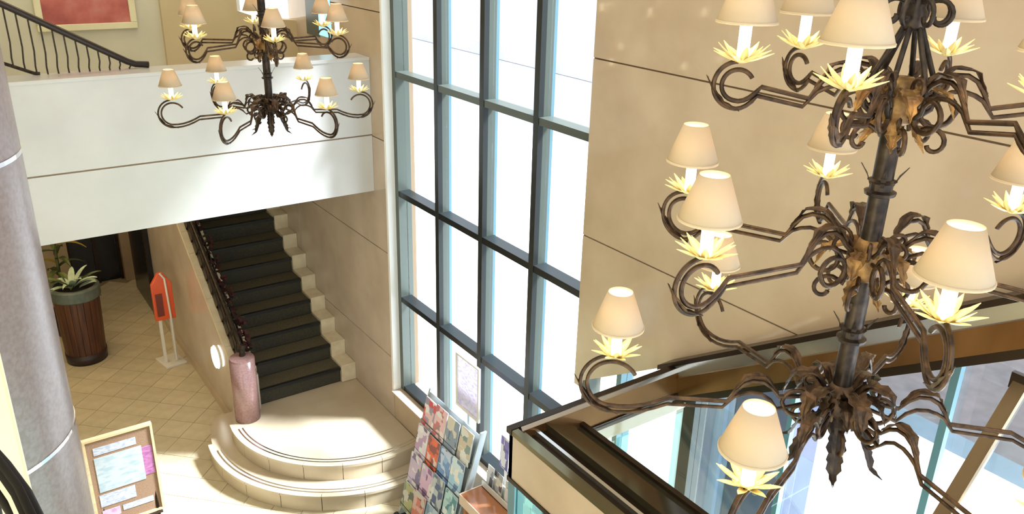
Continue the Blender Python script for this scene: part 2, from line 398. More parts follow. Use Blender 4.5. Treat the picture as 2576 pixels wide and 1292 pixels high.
obj('dark_gutter', B(CX+.05, CX+.2, yE, CY-.03, CZ-.10, CZ-.06), 'bronzedark', cn)
obj('steel_strip', B(CX+.125, CX+.145, yE, CY-.05, CZ-.06, CZ-.035), 'silver', cn)
obj('olive_rim_face', MB().prism([(CX+.2, CY-.05, CZ-.02), (CX+.42, CY-.05, CZ-.11), (CX+.42, CY-.05, CZ-.16), (CX+.2, CY-.05, CZ-.16)], (0, yE-CY+.05, 0)), 'olive', cn)
obj('inner_edge', B(CX+.42, CX+.45, yE, CY-.05, CZ-.17, CZ-.09), 'bronzedark', cn)
# far rim: silver slope, then bronze face
obj('steel_slope', MB().prism([(CX+.05, CY-.03, CZ), (CX+.05, CY-.045, CZ-.018), (CX+.05, CY-.045, CZ-.08), (CX+.05, CY-.03, CZ-.08)], (LX-CX-.05, 0, 0)), 'silver', cn)
obj('bronze_inner_face', MB().prism([(CX+.06, CY-.045, CZ-.018), (CX+.06, CY-.075, CZ-.15), (CX+.06, CY-.06, CZ-.17), (CX+.06, CY-.03, CZ-.17)], (LX-CX-.06, 0, 0)), 'bronze', cn)
obj('inner_edge', B(CX+.42, LX, CY-.085, CY-.07, CZ-.17, CZ-.135), 'bronzedark', cn)
for a, b in ((2.865, 1.9), (1.9, 1.2), (1.2, yE)):
    obj('roof_pane', B(CX+.45, LX-.02, b, a, CZ-.15, CZ-.14), 'glassroof', cn)
obj('roof_fitting', MB().obox((2.70, 2.33, CZ-.125), (.10, .05, 0), (-.012, .024, 0), (0, 0, .01)), 'olive', cn) if False else None
obj('glass_side', B(CX+.01, CX+.022, 1.9, CY-.06, FL, -2.725), 'glassside', cn)
obj('glass_side', B(CX+.01, CX+.022, yE, 1.86, FL, -2.725), 'glassside', cn)
obj('corner_post', B(CX, CX+.06, CY-.06, CY, FL, -2.725), 'tealal', cn)
obj('side_post', B(CX, CX+.05, 1.86, 1.90, FL, -2.725), 'tealal', cn)
obj('glass_front', B(CX+.06, LX-.02, CY-.035, CY-.025, FL, -2.725), 'glassside', cn)
# flat tie bar from the wall down to the canopy
tr = thing('canopy_tie_bar', 'slanting bronze tie bar holding the glass canopy to the wall', 'tie bar', (3.1, 1.19, -2.5))
A_ = Vector((3.39, 1.19, -1.66)); B_ = Vector((2.79, 1.19, -2.375)); d_ = (B_-A_)/2; pz = Vector((d_.z, 0, -d_.x)).normalized()
obj('bar', MB().obox((A_+B_)/2, d_, Vector((0, .028, 0)), pz*.008), 'tie', tr)
obj('bar_edge', MB().obox((A_+B_)/2+Vector((0, -.034, 0)), d_, Vector((0, .005, 0)), pz*.010), 'silver', tr)
obj('wall_bracket', B(3.375, LX, 1.15, 1.23, -1.70, -1.63), 'bronzedark', tr)
obj('foot_bracket', B(2.74, 2.84, 1.14, 1.24, -2.41, -2.36), 'bronzedark', tr)

# ------------------------------------------------------------------ round podium
pc = (3.1, 7.5)
def disc(r, z0, z1, a0=0, a1=0, n=72):
    pts = []
    for k in range(n+1):
        a = math.radians(150)+math.radians(160)*k/n     # sweep from the wall side round the front
        x = pc[0]+r*math.cos(a); y = pc[1]+r*math.sin(a)
        pts.append((min(x, LX-.004), y))
    # close along the wall and behind the newel
    pts = [p for p in pts]
    pts += [(LX-.004, pts[-1][1]), (LX-.004, 8.2), (pts[0][0], 8.2)]
    out = [pts[0]]
    for p in pts[1:]:
        if abs(p[0]-out[-1][0])+abs(p[1]-out[-1][1]) > 1e-4: out.append(p)
    return out
pod = thing('round_podium', 'two-step rounded marble podium at the foot of the carpeted stairs', 'podium', (2.7, 7.2, FL))
R1, R2 = 1.45, 1.215
def ring(r0, r1, z0, z1, a0=160, a1=318, n=64, name='', m='marble'):
    mb = MB(); rows = []
    i0 = 0
    prof = [(r0, z0), (r1, z0), (r1, z1), (r0, z1), (r0, z0)]
    for k in range(n+1):
        a = math.radians(a0+(a1-a0)*k/n)
        rows.append([(min(pc[0]+r*math.cos(a), LX-.004), pc[1]+r*math.sin(a), z) for r, z in prof])
    mb.grid(rows); mb.f.append(tuple(range(4))); b = n*5; mb.f.append((b+3, b+2, b+1, b))
    return obj(name, mb, m, pod)
obj('lower_tier', MB().prism([(x, y, FL) for x, y in disc(R1-.03, 0, 0)], (0, 0, .177)), 'podium', pod)
obj('upper_tier', MB().prism([(x, y, FL+.1785) for x, y in disc(R2-.03, 0, 0)], (0, 0, .18)), 'podium', pod)
# curved riser blocks, each one its own stone
for (r, z0, n) in ((R1, FL, 9), (R2, FL+.1785, 8)):
    for k in range(n):
        a0 = 172+(318-172)*k/n
        ring(r-.05, r, z0+.002, z0+.15, a0+.15, 172+(318-172)*(k+1)/n-.15, 8, 'riser_stone', 'podium')
        ring(r-.24, r+.012, z0+.15, z0+.1785, a0+.1, 172+(318-172)*(k+1)/n-.1, 8, 'tread_stone', 'podium')
    for q in (.045, .085):
        ring(r-q-.014, r-q, z0+.1785, z0+.183, 178, 316, 60, 'nosing_strip', 'chrome')
# paving slabs on the podium top
for i in range(4):
    for j in range(4):
        x0 = 2.2+.3*i; y0 = 6.62+.3*j
        cx, cy = x0+.15, y0+.15
        if (cx-pc[0])**2+(cy-pc[1])**2 < 0:
            obj('podium_slab', B(x0+.002, x0+.298, y0+.002, y0+.298, PD, PD+.004), 'stone', pod)

# ------------------------------------------------------------------ staircase
XL, XR, Y0 = 2.27, 3.226, 7.87
RUN, RISE, NS = .2672, .1785, 13
st = thing('staircase', 'straight staircase with black carpet runner climbing under the balcony', 'staircase', (2.75, 9, PD))
for k in range(NS):
    y = Y0+RUN*k; z1 = PD+RISE*(k+1)
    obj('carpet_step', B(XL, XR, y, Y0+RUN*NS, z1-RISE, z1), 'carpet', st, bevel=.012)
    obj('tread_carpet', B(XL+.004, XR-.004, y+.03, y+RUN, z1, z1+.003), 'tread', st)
    obj('step_nosing', B(XL, XR, y-.012, y+.03, z1-.03, z1+.003), 'rubber', st)
    if k < 11: obj('stone_step_block', B(XR, LX, y-.035, Y0+RUN*NS, z1-RISE+.002, z1+.035), 'stone', st, bevel=.006)
sw = MB(); e = .10
sw.prism([(2.07, 7.80, FL), (2.07, 7.80, PD+.42), (2.07, Y0, PD+.44), (2.07, Y0+RUN*NS, PD+.44+RISE*NS), (2.07, 13.0, -2.47), (2.07, 13.0, FL)], (XL-2.07, 0, 0))
obj('side_wall', sw, 'marble_grey', st)
for k in range(0, 12):
    y = Y0+RUN*k+.02; zt = PD+.44+RISE*(k)
    obj('stone_capping', MB().prism([(2.045, y, zt-.03+.0), (2.045, y+RUN-.01, zt-.03+RISE), (2.045, y+RUN-.01, zt+.03+RISE), (2.045, y, zt+.03)], (XL-2.03, 0, 0)), 'stone', st)
obj('baseboard_stone', B(2.045, 2.07, 7.80, 13.0, FL, FL+.10), 'marble', st)
# round wall light
wl = thing('round_wall_light', 'glowing white round light set in the stair side wall', 'lamp', (2.05, 8.6, -4.75))
def disc_x(x0, x1, y, z, r, n=24):
    return MB().prism([(x0, y+r*math.cos(2*PI*k/n), z+r*math.sin(2*PI*k/n)) for k in range(n)], (x1-x0, 0, 0))
obj('diffuser', disc_x(2.035, 2.06, 8.60, -4.60, .125), 'lightdisc', wl); obj('housing', disc_x(2.055, 2.07, 8.60, -4.60, .14), 'white', wl)

# newel post
nw = thing('newel_post', 'short rose granite cylinder post at the foot of the stairs', 'post', (2.09, 7.72, PD))
obj('shaft', MB().lathe([(.128, 0), (.128, .71)], (2.09, 7.70, PD), 32), 'newel', nw, smooth=False)
for p in nw.children: 
    for q in p.data.polygons: q.use_smooth = len(q.vertices) == 4
obj('cap', MB().lathe([(.128, .71), (.122, .725), (.05, .73)], (2.09, 7.70, PD), 32), 'newel', nw)

# ornate railing up the side wall
rl = thing('scrollwork_stair_railing', 'black wrought iron scrollwork railing climbing the stair side wall', 'railing', (2.15, 8.6, -4.4))
def rp(y, h, x=2.12): # point following the slope
    return (x, y, PD+.47+RISE*(y-Y0)/RUN+h)
obj('top_rail', MB().tube([rp(7.72, .36), rp(7.9, .38), rp(11.0, .38)], .022, 8), 'irondark', rl, smooth=True)
obj('bottom_rail', MB().tube([rp(7.80, .04), rp(11.0, .04)], .014, 6), 'irondark', rl)
obj('end_post', MB().tube([(2.10, 7.72, PD+.72), (2.12, 7.72, PD+.85)], .03, 8), 'irondark', rl)
y = 7.88; k = 0
while y < 10.9:
    mb = MB(); sgn = 1 if k % 2 else -1; pts = []
    for t in range(15):
        a = t/14*2*PI*1.15; rr = .075-.045*t/14
        cy = y+.06; ch = .20
        pts.append(rp(cy+rr*math.cos(a*sgn), ch+rr*1.25*math.sin(a)))
    mb.tube(pts, .017, 5)
    pts2 = [rp(y-.02, .04), rp(y-.05, .12), rp(y+.01, .26), rp(y+.03, .37)]
    mb.tube(pts2, .015, 5)
    lf = [(rp(y+.05, .10)), rp(y+.0, .18), rp(y+.07, .29)]
    for q in lf:
        c = Vector(q); mb.obox(c, (.02, .01, .01), (0, .045, .04), (0, -.022, .028))
    obj('scroll', mb, 'irondark', rl); k += 1; y += .155
# dark red ornament clusters hanging on the stair side of the rail
gar = thing('berry_garland', 'dark red berry garland hung along the inner side of the stair railing', 'garland', (2.2, 8.2, -4.2))
gb = MB()
for k in range(90):
    y = random.uniform(7.85, 9.6); h = random.uniform(.0, .34); c = Vector(rp(y, h, random.uniform(2.17, 2.27))); r = random.uniform(.010, .020)
    gb.obox(c, (r, r*.3, 0), (-r*.3, r, r*.3), (0, -r*.3, r))
tag(obj('berries', gb, 'red', gar), kind='stuff')
gf = MB()
for k in range(260):
    y = random.uniform(7.80, 10.4); h = random.uniform(-.02, .34); c = Vector(rp(y, h, random.uniform(2.13, 2.27))); q = random.uniform(0, 6.3); r = random.uniform(.018, .034)
    gf.obox(c, (r*math.cos(q), r*math.sin(q), r*.3), (-r*.4*math.sin(q), r*.4*math.cos(q), r*.2), (0, 0, .003))
tag(obj('foliage', gf, 'irondark', gar), kind='stuff')
gb2 = MB(); gb2.tube([rp(y_/10, .2+.02*math.sin(y_), 2.20) for y_ in range(78, 98)], .012, 5); obj('garland_stem', gb2, 'irondark', gar)

# ------------------------------------------------------------------ balcony
BY = 7.157
bal = thing('balcony', 'pale marble clad balcony crossing above the stairs', 'balcony', (0, 8, -2.46))
obj('slab', B(-3.99, LX, BY+.03, 9.0, -2.45, -2.15), 'white', bal)
jo = -1.905
for x0, x1, m1 in ((-4, 2.9, 'marble_pale'), (2.9, LX, 'marble_pale')):
    if x0 > 0: continue
obj('face_panel', B(-3.99, LX-.002, BY, BY+.04, -2.465, jo-.007), 'marble_pale', bal)
obj('face_panel', B(-3.99, LX-.002, BY, BY+.04, jo+.007, -1.19), 'marble_pale', bal)
obj('face_joint', B(-3.99, LX-.002, BY+.012, BY+.05, jo-.01, jo+.01), 'joint_pale', bal)
obj('parapet_body', B(-3.99, LX-.002, BY+.04, BY+.28, -2.15, -1.2), 'white', bal)
obj('coping', B(-3.99, LX-.002, BY-.01, BY+.30, -1.2, -1.17), 'marble_pale', bal, bevel=.004)
obj('soffit', B(-3.99, 3.38, BY+.04, 13.1, -2.47, -2.45), 'white', bal)
# upper gallery back wall
ub = struct('wall_back', B(-4, .0, 9.02, 9.2, -2.15, 3.2), 'wallleft', 'upper gallery wall behind the balcony')
obj('wall_panel', B(0, 2.02, 9.0, 9.2, -2.15, 3.2), 'wallleft', ub)
obj('wall_panel', B(2.02, 2.78, 8.94, 9.2, -2.15, 3.2), 'wallback', ub)
obj('wall_panel', MB().prism([(2.78, 8.94, -2.15), (LX, 8.94, -2.15), (LX, 8.94, -1.02), (3.0, 8.94, -.98), (2.78, 8.94, -.90)], (0, .2, 0)), 'wallback', ub)
uw = struct('window_3', B(2.72, 3.4, 9.16, 9.2, -1.1, 3.2), mat('bright gallery daylight panel', (.9, .95, 1), .4, emit=1.6, ecol=(.9, .95, 1)), 'bright window at the end of the upper gallery')
obj('window_frame', B(2.77, 2.80, 8.93, 9.16, -.9, 3.2), 'white', uw)
uw2 = struct('window_4', B(LX-.008, LX, 8.00, 8.30, -1.10, 2.0), mat('blue daylight slot', (.3, .7, .95), .3, emit=.9, ecol=(.35, .75, 1)), 'narrow blue lit window slot beside the gallery')
obj('window_frame', B(LX-.014, LX, 8.30, 8.62, -1.12, 2.0), 'mullside', uw2)
# painting
pt = thing('framed_painting', 'red and pink abstract painting in cream frame behind the upper railing', 'painting', (1.34, 8.97, -1.05))
x0, x1, z0, z1 = .92, 1.79, -1.03, .1
obj('canvas', B(x0+.06, x1-.06, 8.965, 8.985, z0+.06, z1-.06), noisy('red abstract canvas', [(.30, .06, .05), (.52, .14, .11), (.62, .30, .24)], 3.2, .6, pos=(.3, .7)), pt)
for a in ((x0, x1, z0, z0+.06), (x0, x1, z1-.06, z1), (x0, x0+.06, z0+.06, z1-.06), (x1-.06, x1, z0+.06, z1-.06)):
    obj('frame_bar', B(a[0], a[1], 8.95, 9.0, a[2], a[3]), noisy('cream frame', [(.72, .66, .40), (.80, .74, .48)], 5, .4), pt, bevel=.006)
# upper stair railing standing on the ledge
ur = thing('upper_stair_railing', 'dark handrail with thin black balusters descending to the balcony ledge', 'railing', (1, 7.4, -1.17))
YR = 7.40
RA = [(-.3, YR, -.13), (.55, YR, -.635), (1.36, YR, -1.11), (1.42, YR, -1.135), (1.52, YR, -1.145)]
obj('handrail', MB().tube(RA, .026, 10), 'darkwood', ur, smooth=True)
for k in range(15):
    x = 1.375-.0745*k
    if x < .0: break
    zt = -.635-(x-.55)*.5865
    zb = -1.17 if x > .70 else -1.17+(.70-x)*.46
    obj('baluster', MB().tube([(x, YR, zt), (x+.004, YR, zt*.4+zb*.6), (x-.006, YR, zt*.15+zb*.85), (x-.004, YR, zb)], .0065, 5), 'irondark', ur)
obj('stringer', MB().tube([(.72, YR, -1.16), (.68, YR, -1.155), (-.3, YR, -.70)], .014, 6), 'irondark', ur)

# ------------------------------------------------------------------ back of the lobby under the balcony
wb = struct('wall_far', B(-4, 1.20, 13.1, 13.3, FL, -2.45), noisy('brown wall', [(.30, .22, .13), (.36, .27, .17)], 2, .6), 'brown wall at the back of the lobby')
obj('pilaster', B(1.92, 2.07, 13.02, 13.3, FL, -2.45), noisy('brown pilaster', [(.26, .18, .11), (.32, .23, .15)], 2, .6), wb)
d1 = struct('door_1', B(1.2, 1.92, 13.2, 13.26, FL, -2.45), 'black', 'dark glass doors at the back of the lobby')
for x in (1.2, 1.55, 1.88): obj('door_stile', B(x, x+.04, 13.16, 13.2, FL, -2.45), 'bronzedark', d1)
d2 = struct('door_2', B(2.00, 2.07, 11.6, 12.7, FL, -2.6), 'black', 'dark doorway in the stair side wall')
obj('door_stile', B(1.99, 2.0, 11.55, 11.6, FL, -2.6), 'bronzedark', d2)
struct('wall_left', B(-4.2, -4, -1.5, 16.5, FL, 3.2), 'cream', 'cream wall on the left side of the lobby')

# barrel planter
pl = thing('barrel_planter', 'brown wooden barrel planter with grey green rim band', 'planter', (1.0, 10.66, FL))
pcx = (.985, 10.72)
for k in range(22):
    a = 2*PI*k/22; a2 = 2*PI*(k+1)/22-.02; mb = MB(); rows = []
    for r, z in ((.235, .12), (.25, .5), (.262, .88)):
        rows.append([(pcx[0]+r*math.cos(a), pcx[1]+r*math.sin(a), FL+z), (pcx[0]+r*math.cos(a2), pcx[1]+r*math.sin(a2), FL+z),
                     (pcx[0]+(r-.02)*math.cos(a2), pcx[1]+(r-.02)*math.sin(a2), FL+z), (pcx[0]+(r-.02)*math.cos(a), pcx[1]+(r-.02)*math.sin(a), FL+z), (pcx[0]+r*math.cos(a), pcx[1]+r*math.sin(a), FL+z)])
    mb.grid(rows); obj('stave', mb, 'barrel', pl)
obj('foot_band', MB().lathe([(.236, 0), (.243, .13), (.20, .13)], (*pcx, FL), 32), 'barreldark', pl, smooth=True)
obj('liner', MB().lathe([(.2, .1), (.215, .9)], (*pcx, FL), 24), 'barreldark', pl)
obj('rim_band', MB().lathe([(.265, .86), (.285, .88), (.285, 1.0), (.27, 1.02), (.235, 1.02), (.235, .9)], (*pcx, FL), 32), 'rimgreen', pl)
obj('soil', MB().lathe([(.0, .985), (.235, .98)], (*pcx, FL), 24), 'soil', pl)
def blade(base, ang, ln, wd, rise, droop):
    mb = MB(); rows = []; n = 7
    for k in range(n+1):
        t = k/n; r = ln*t; z = rise*t-droop*t*t; wv = wd*math.sin(PI*min(1, .12+t*.88))**.7*(1-.2*t)
        c = Vector((base[0]+r*math.cos(ang), base[1]+r*math.sin(ang), base[2]+z)); s_ = Vector((-math.sin(ang), math.cos(ang), 0))
        rows.append([c-s_*wv, c+Vector((0, 0, -.012)), c+s_*wv])
    mb.grid(rows); return mb
pp = thing('leafy_plant', 'pale green broad leaved plant growing in the barrel planter', 'plant', (pcx[0], pcx[1], FL+.98))
for k in range(16):
    a = k*2.4; ln = .20+.16*random.random()
    obj('leaf', blade((pcx[0]-.03, pcx[1], FL+.98), a, ln, .030+.015*random.random(), .22+.22*random.random(), .16+.1*random.random()), 'leafpale' if k % 3 else 'leafdark', pp, solid=.002)
obj('leaf', blade((pcx[0]+.05, pcx[1]-.05, FL+1.0), -.3, .20, .06, .14, .08), 'leafpale', pp, solid=.002)
tp = thing('tall_foliage_plant', 'tall dark and yellow leaved plant behind the barrel planter', 'plant', (.92, 11.6, FL))
for k in range(26):
    a = k*2.4; z = .5+1.5*k/26; obj('leaf', blade((.92, 11.6, FL+z), a, .30+.15*random.random(), .045, .25, .30), 'leafyellow' if k % 4 == 1 else 'leafdark', tp, solid=.002)
obj('stem', MB().tube([(.92, 11.6, FL+.3), (.93, 11.6, FL+2.2)], .02, 6), 'leafdark', tp)
obj('pot', MB().lathe([(.15, 0), (.2, .35), (.18, .35), (.15, .3)], (.92, 11.6, FL), 24), 'barreldark', tp, smooth=True)

# orange-headed stand
os_ = thing('orange_stand', 'orange pointed-top sign stand on pale posts and a square base', 'stand', (1.84, 10.1, FL))
sx, sy = 1.85, 10.02
obj('base_plate', MB().obox((1.85, 10.05, FL+.015), (.13, .02, 0), (-.03, .16, 0), (0, 0, .015)), 'clear', os_, bevel=.005)
for dx in (-.07, .06): obj('post', B(sx+dx-.018, sx+dx+.018, sy-.015, sy+.015, FL+.03, FL+.75), 'clear', os_)
def arch_panel(x0, x1, z0, z1, z2, y0, y1): return MB().prism([(x0, y0, z0), (x1, y0, z0), (x1, y0, z1), ((x0+x1)/2+.03, y0, z2), ((x0+x1)/2-.03, y0, z2), (x0, y0, z1)], (0, y1-y0, 0))
obj('orange_panel', arch_panel(1.73, 1.97, FL+.62, FL+1.10, FL+1.24, 9.99, 10.05), 'orange', os_, bevel=.008)
obj('pale_edge', MB().tube([(1.845, 9.975, FL+1.25), (1.89, 9.975, FL+1.17), (1.905, 9.975, FL+.66), (1.905, 9.98, FL+.05)], .013, 6), 'clear', os_)
obj('dark_slot', B(1.76, 1.84, 9.982, 9.99, FL+.68, FL+.98), mat('dark orange slot', (.16, .03, .02), .4), os_)

# notice board on an easel
nb = thing('notice_board', 'brown notice board in pale wooden frame on an easel by the column', 'notice board', (.66, 6.1, FL))
bx0, bx1, bz0, bz1, by = .405, .895, -4.42, -3.62, 6.0
obj('felt_panel', B(bx0+.015, bx1-.015, by, by+.02, bz0+.015, bz1-.015), 'board', nb)
for a in ((bx0, bx1, bz1-.018, bz1), (bx0, bx1, bz0, bz0+.018), (bx0, bx0+.018, bz0+.018, bz1-.018), (bx1-.018, bx1, bz0+.018, bz1-.018)):
    obj('frame_bar', B(a[0], a[1], by-.014, by+.026, a[2], a[3]), 'wood', nb)
for x in (bx0+.06, bx1-.05):
    obj('easel_leg', MB().tube([(x, by+.045, bz1-.1), (x, by-.05, FL)], .014, 6), 'bronzedark', nb)
obj('easel_leg', MB().tube([(.65, by+.04, bz1-.1), (.65, by+.55, FL)], .014, 6), 'bronzedark', nb)
obj('easel_bar', MB().tube([(bx0+.02, by-.02, bz0-.012), (bx1-.02, by-.02, bz0-.012)], .012, 6), 'bronzedark', nb)
def rule_mat(name, base, ink, sc):
    m = mat(name, base, .6); n = m.node_tree; b = n.nodes['Principled BSDF']; tc = n.nodes.new('ShaderNodeTexCoord')
    nz = n.nodes.new('ShaderNodeTexNoise'); nz.inputs['Scale'].default_value = sc; mp = n.nodes.new('ShaderNodeMapping'); mp.inputs['Scale'].default_value = (1, 1, 2.5)
    rp_ = n.nodes.new('ShaderNodeValToRGB'); rp_.color_ramp.elements[0].position = .36; rp_.color_ramp.elements[1].position = .55
    rp_.color_ramp.elements[0].color = (*ink, 1); rp_.color_ramp.elements[1].color = (*base, 1)
    n.links.new(tc.outputs['Object'], mp.inputs[0]); n.links.new(mp.outputs[0], nz.inputs[0]); n.links.new(nz.outputs[0], rp_.inputs[0]); n.links.new(rp_.outputs[0], b.inputs['Base Color']); return m
pm = rule_mat('printed paper', (.52, .53, .57), (.34, .37, .48), 28); pm2 = rule_mat('pale printed poster', (.47, .51, .53), (.34, .42, .47), 12)
pk = rule_mat('pink printed paper', (.46, .17, .36), (.30, .10, .24), 20); pk2 = rule_mat('light pink paper', (.56, .42, .56), (.48, .26, .42), 24)
def notice(u0, u1, v0, v1, m, lab, sh=0):   # u,v as fractions of the board, v from the top
    xx0 = bx0+(bx1-bx0)*u0; xx1 = bx0+(bx1-bx0)*u1; za = bz1+(bz0-bz1)*v1; zb = bz1+(bz0-bz1)*v0
    tag(obj('paper_notice', B(xx0, xx1, by-.004-.001*sh, by-.001, za, zb), m, nb), lab)
notice(.13, .74, .105, .185, pm, 'white title strip'); notice(.80, .95, .24, .56, pk, 'magenta pink strip')
notice(.12, .80, .215, .60, pm2, 'large pale blue white poster', 1); notice(.10, .62, .63, .765, pm, 'small white card'); notice(.40, .86, .815, .875, pm, 'white lettering strip'); notice(.10, .36, .81, .90, pk2, 'light pink card')

# ------------------------------------------------------------------ big round column
cd = Vector((.30, 3.42, 0)); 
v_ = ray(188, 1040); az = math.atan2(v_.x, v_.y); RC = .45; Dc = 3.45
azc = az-math.asin(RC/Dc); ccx, ccy = Dc*math.sin(azc), Dc*math.cos(azc)
col = thing('round_column', 'large mauve granite column with steel joint rings at the left', 'column', (ccx, ccy, FL))
zs = [FL, -4.13, -3.02, -1.91, -.79, .33, 1.45, 3.2]
va = [.3, 2.4, 4.5]
seam = math.atan2(-ccy, -ccx)   # facing the camera
for a, b in zip(zs, zs[1:]):
    for k in range(3):
        s0 = seam-.30+k*2*PI/3-0+.0; s1 = s0+2*PI/3-.008
        mb = MB(); rows = []
        for z in (a+.006, b-.006): pass
        for j in range(25):
            t = s0+(s1-s0)*j/24
            rows.append([(ccx+r*math.cos(t), ccy+r*math.sin(t), z) for r, z in ((RC-.03, a+.006), (RC, a+.006), (RC, b-.006), (RC-.03, b-.006))])
        mb.grid(rows); o = obj('granite_drum', mb, 'column', col, smooth=True)
        m_ = o.modifiers.new('e', 'EDGE_SPLIT')
    obj('joint_ring', MB().lathe([(RC-.02, b-.008), (RC+.003, b-.008), (RC+.003, b+.008), (RC-.02, b+.008)], (ccx, ccy, 0), 64), 'chrome', col)
obj('core', MB().lathe([(RC-.02, FL), (RC-.02, 3.2)], (ccx, ccy, 0), 48), 'joint', col)

# ------------------------------------------------------------------ near stair wall and handrail at the lower left
ve = ray(40, 1080); ve = ve*(2.0/math.hypot(ve.x, ve.y))
nwl = thing('stair_parapet', 'cream parapet wall of the near stair at the lower left edge', 'parapet', (-.3, 1.95, FL))
obj('wall_slab', B(-1.4, ve.x, ve.y, ve.y+.12, FL, .3), 'cream', nwl)
obj('end_cap', B(ve.x, ve.x+.004, ve.y-.004, ve.y+.124, FL, .3), 'cream', nwl)
nh = thing('near_handrail', 'black ribbed handrail curving at the bottom left corner', 'handrail', (-.1, 1.3, -1.2))
def at(px, py, d): return ray(px, py)*d
path = [at(-260, 900, 1.75), at(-100, 1060, 1.55), at(0, 1175, 1.42), at(50, 1245, 1.34), at(88, 1325, 1.27), at(110, 1420, 1.22), at(118, 1600, 1.15)]
for off, r, m, nm in (((0, 0, 0), .018, 'handrail', 'rail_tube'), ((-.014, -.004, -.026), .010, 'handrail', 'lower_tube'), ((.0, .0, .016), .007, 'handrail', 'rib'), ((-.012, -.012, .006), .0055, 'chrome', 'steel_line')):
    obj(nm, MB().tube([p+Vector(off) for p in path], r, 10), m, nh, smooth=True)
for k in range(3):
    b_ = path[1+k]+Vector((-.018, 0, -.03)); obj('bracket', MB().tube([b_, b_+Vector((-.03, .02, -.9))], .008, 6), 'irondark', nh)

# ------------------------------------------------------------------ magazine rack
rk = thing('magazine_rack', 'tiered metal magazine rack leaning in front of the tall window', 'rack', (3.1, 5.4, FL))
Ya, Yb = 4.96, 5.80
tiers = [(3.17, -4.30), (3.09, -4.58), (3.01, -4.86), (2.93, -5.14)]
for (x, z) in tiers:
    obj('shelf_lip', B(x-.035, x-.028, Ya, Yb, z-.01, z+.045), 'rackdark', rk)
    obj('shelf', B(x-.035, x+.06, Ya, Yb, z-.015, z-.008), 'rack', rk)
    obj('back_plate', MB().obox((x+.045, (Ya+Yb)/2, z+.14), (.004, 0, 0), (0, (Yb-Ya)/2, 0), (.028, 0, .15)), 'rack', rk)
for yv in (Ya-.02, Yb):
    obj('side_frame', MB().prism([(2.88, yv, FL+.04), (2.96, yv, FL+.04), (3.30, yv, -3.98), (3.24, yv, -3.98)], (0, .02, 0)), 'rack', rk)
    obj('foot', B(2.86, 3.34, yv, yv+.02, FL+.0, FL+.04), 'rackdark', rk)
    obj('caster', MB().tube([(2.86, yv, FL+.03), (2.86, yv+.03, FL+.03)], .03, 10), 'rackdark', rk)
# sign frame over the rack
def backlit(m):
    n = m.node_tree; b = n.nodes['Principled BSDF']; t = n.nodes.new('ShaderNodeBsdfTranslucent'); x = n.nodes.new('ShaderNodeMixShader'); x.inputs[0].default_value = .45
    src = b.inputs['Base Color'].links[0].from_socket; n.links.new(src, t.inputs[0]); n.links.new(b.outputs[0], x.inputs[1]); n.links.new(t.outputs[0], x.inputs[2]); n.links.new(x.outputs[0], n.nodes['Material Output'].inputs[0]); return m
sg = thing('rack_sign', 'white printed sign plate standing above the magazine rack', 'sign', (3.27, 5.2, -3.95))
obj('sign_sheet', B(3.268, 3.27, 5.03, 5.36, -3.90, -3.42), backlit(rule_mat('lilac printed sign', (.78, .74, .79), (.62, .58, .74), 20)), sg)
for a in ((5.01, 5.38, -3.42, -3.405), (5.01, 5.38, -3.925, -3.90), (5.01, 5.03, -3.90, -3.42), (5.36, 5.38, -3.90, -3.42)): obj('sign_frame', B(3.255, 3.275, *a), 'clear', sg)
obj('sign_post', B(3.27, 3.285, 5.18, 5.21, -4.3, -3.9), 'rack', sg)
W_ = (.80, .80, .84); covers = [
 ('white and red', [(.80, .78, .80), (.62, .07, .10), (.30, .28, .40), (.75, .5, .5)]), ('pale pink', [(.78, .52, .56), (.80, .75, .75), (.55, .15, .18), (.3, .2, .2)]),
 ('grey blue', [(.22, .30, .42), (.40, .46, .55), (.65, .62, .55), (.12, .16, .25)]), ('tan and white', [(.60, .52, .40), (.74, .74, .72), (.35, .32, .3), (.2, .3, .3)]),
 ('purple and white', [(.70, .64, .74), (.10, .06, .16), (.45, .30, .50), (.75, .75, .78)]), ('bright orange red', [(.80, .12, .03), (.70, .10, .03), (.25, .04, .03), (.75, .55, .5)]),
 ('mid blue', [(.12, .28, .60), (.25, .45, .75), (.08, .15, .35), (.5, .6, .8)]), ('sky blue', [(.35, .60, .82), (.60, .75, .85), (.10, .20, .40), (.8, .8, .8)]),
 ('violet and yellow', [(.52, .42, .62), (.60, .55, .14), (.16, .12, .28), (.7, .65, .7)]), ('lilac', [(.66, .44, .66), (.72, .66, .70), (.24, .10, .24), (.5, .4, .6)]),
 ('grey and navy', [(.50, .55, .60), (.08, .12, .26), (.70, .74, .76), (.2, .25, .3)]), ('teal and white', [(.45, .70, .72), (.80, .86, .86), (.10, .28, .34), (.3, .5, .55)]),
 ('green and olive', [(.20, .28, .20), (.42, .42, .20), (.10, .12, .10), (.6, .6, .55)]), ('salmon red', [(.64, .22, .18), (.72, .45, .40), (.34, .08, .08), (.6, .55, .5)]),
 ('pale blue', [(.50, .64, .76), (.34, .48, .64), (.74, .78, .82), (.2, .3, .45)]), ('turquoise', [(.12, .45, .62), (.50, .66, .74), (.75, .8, .84), (.1, .2, .3)])]
rn = ['top', 'second', 'third', 'bottom']; cn_ = ['far left', 'centre left', 'centre right', 'near right']
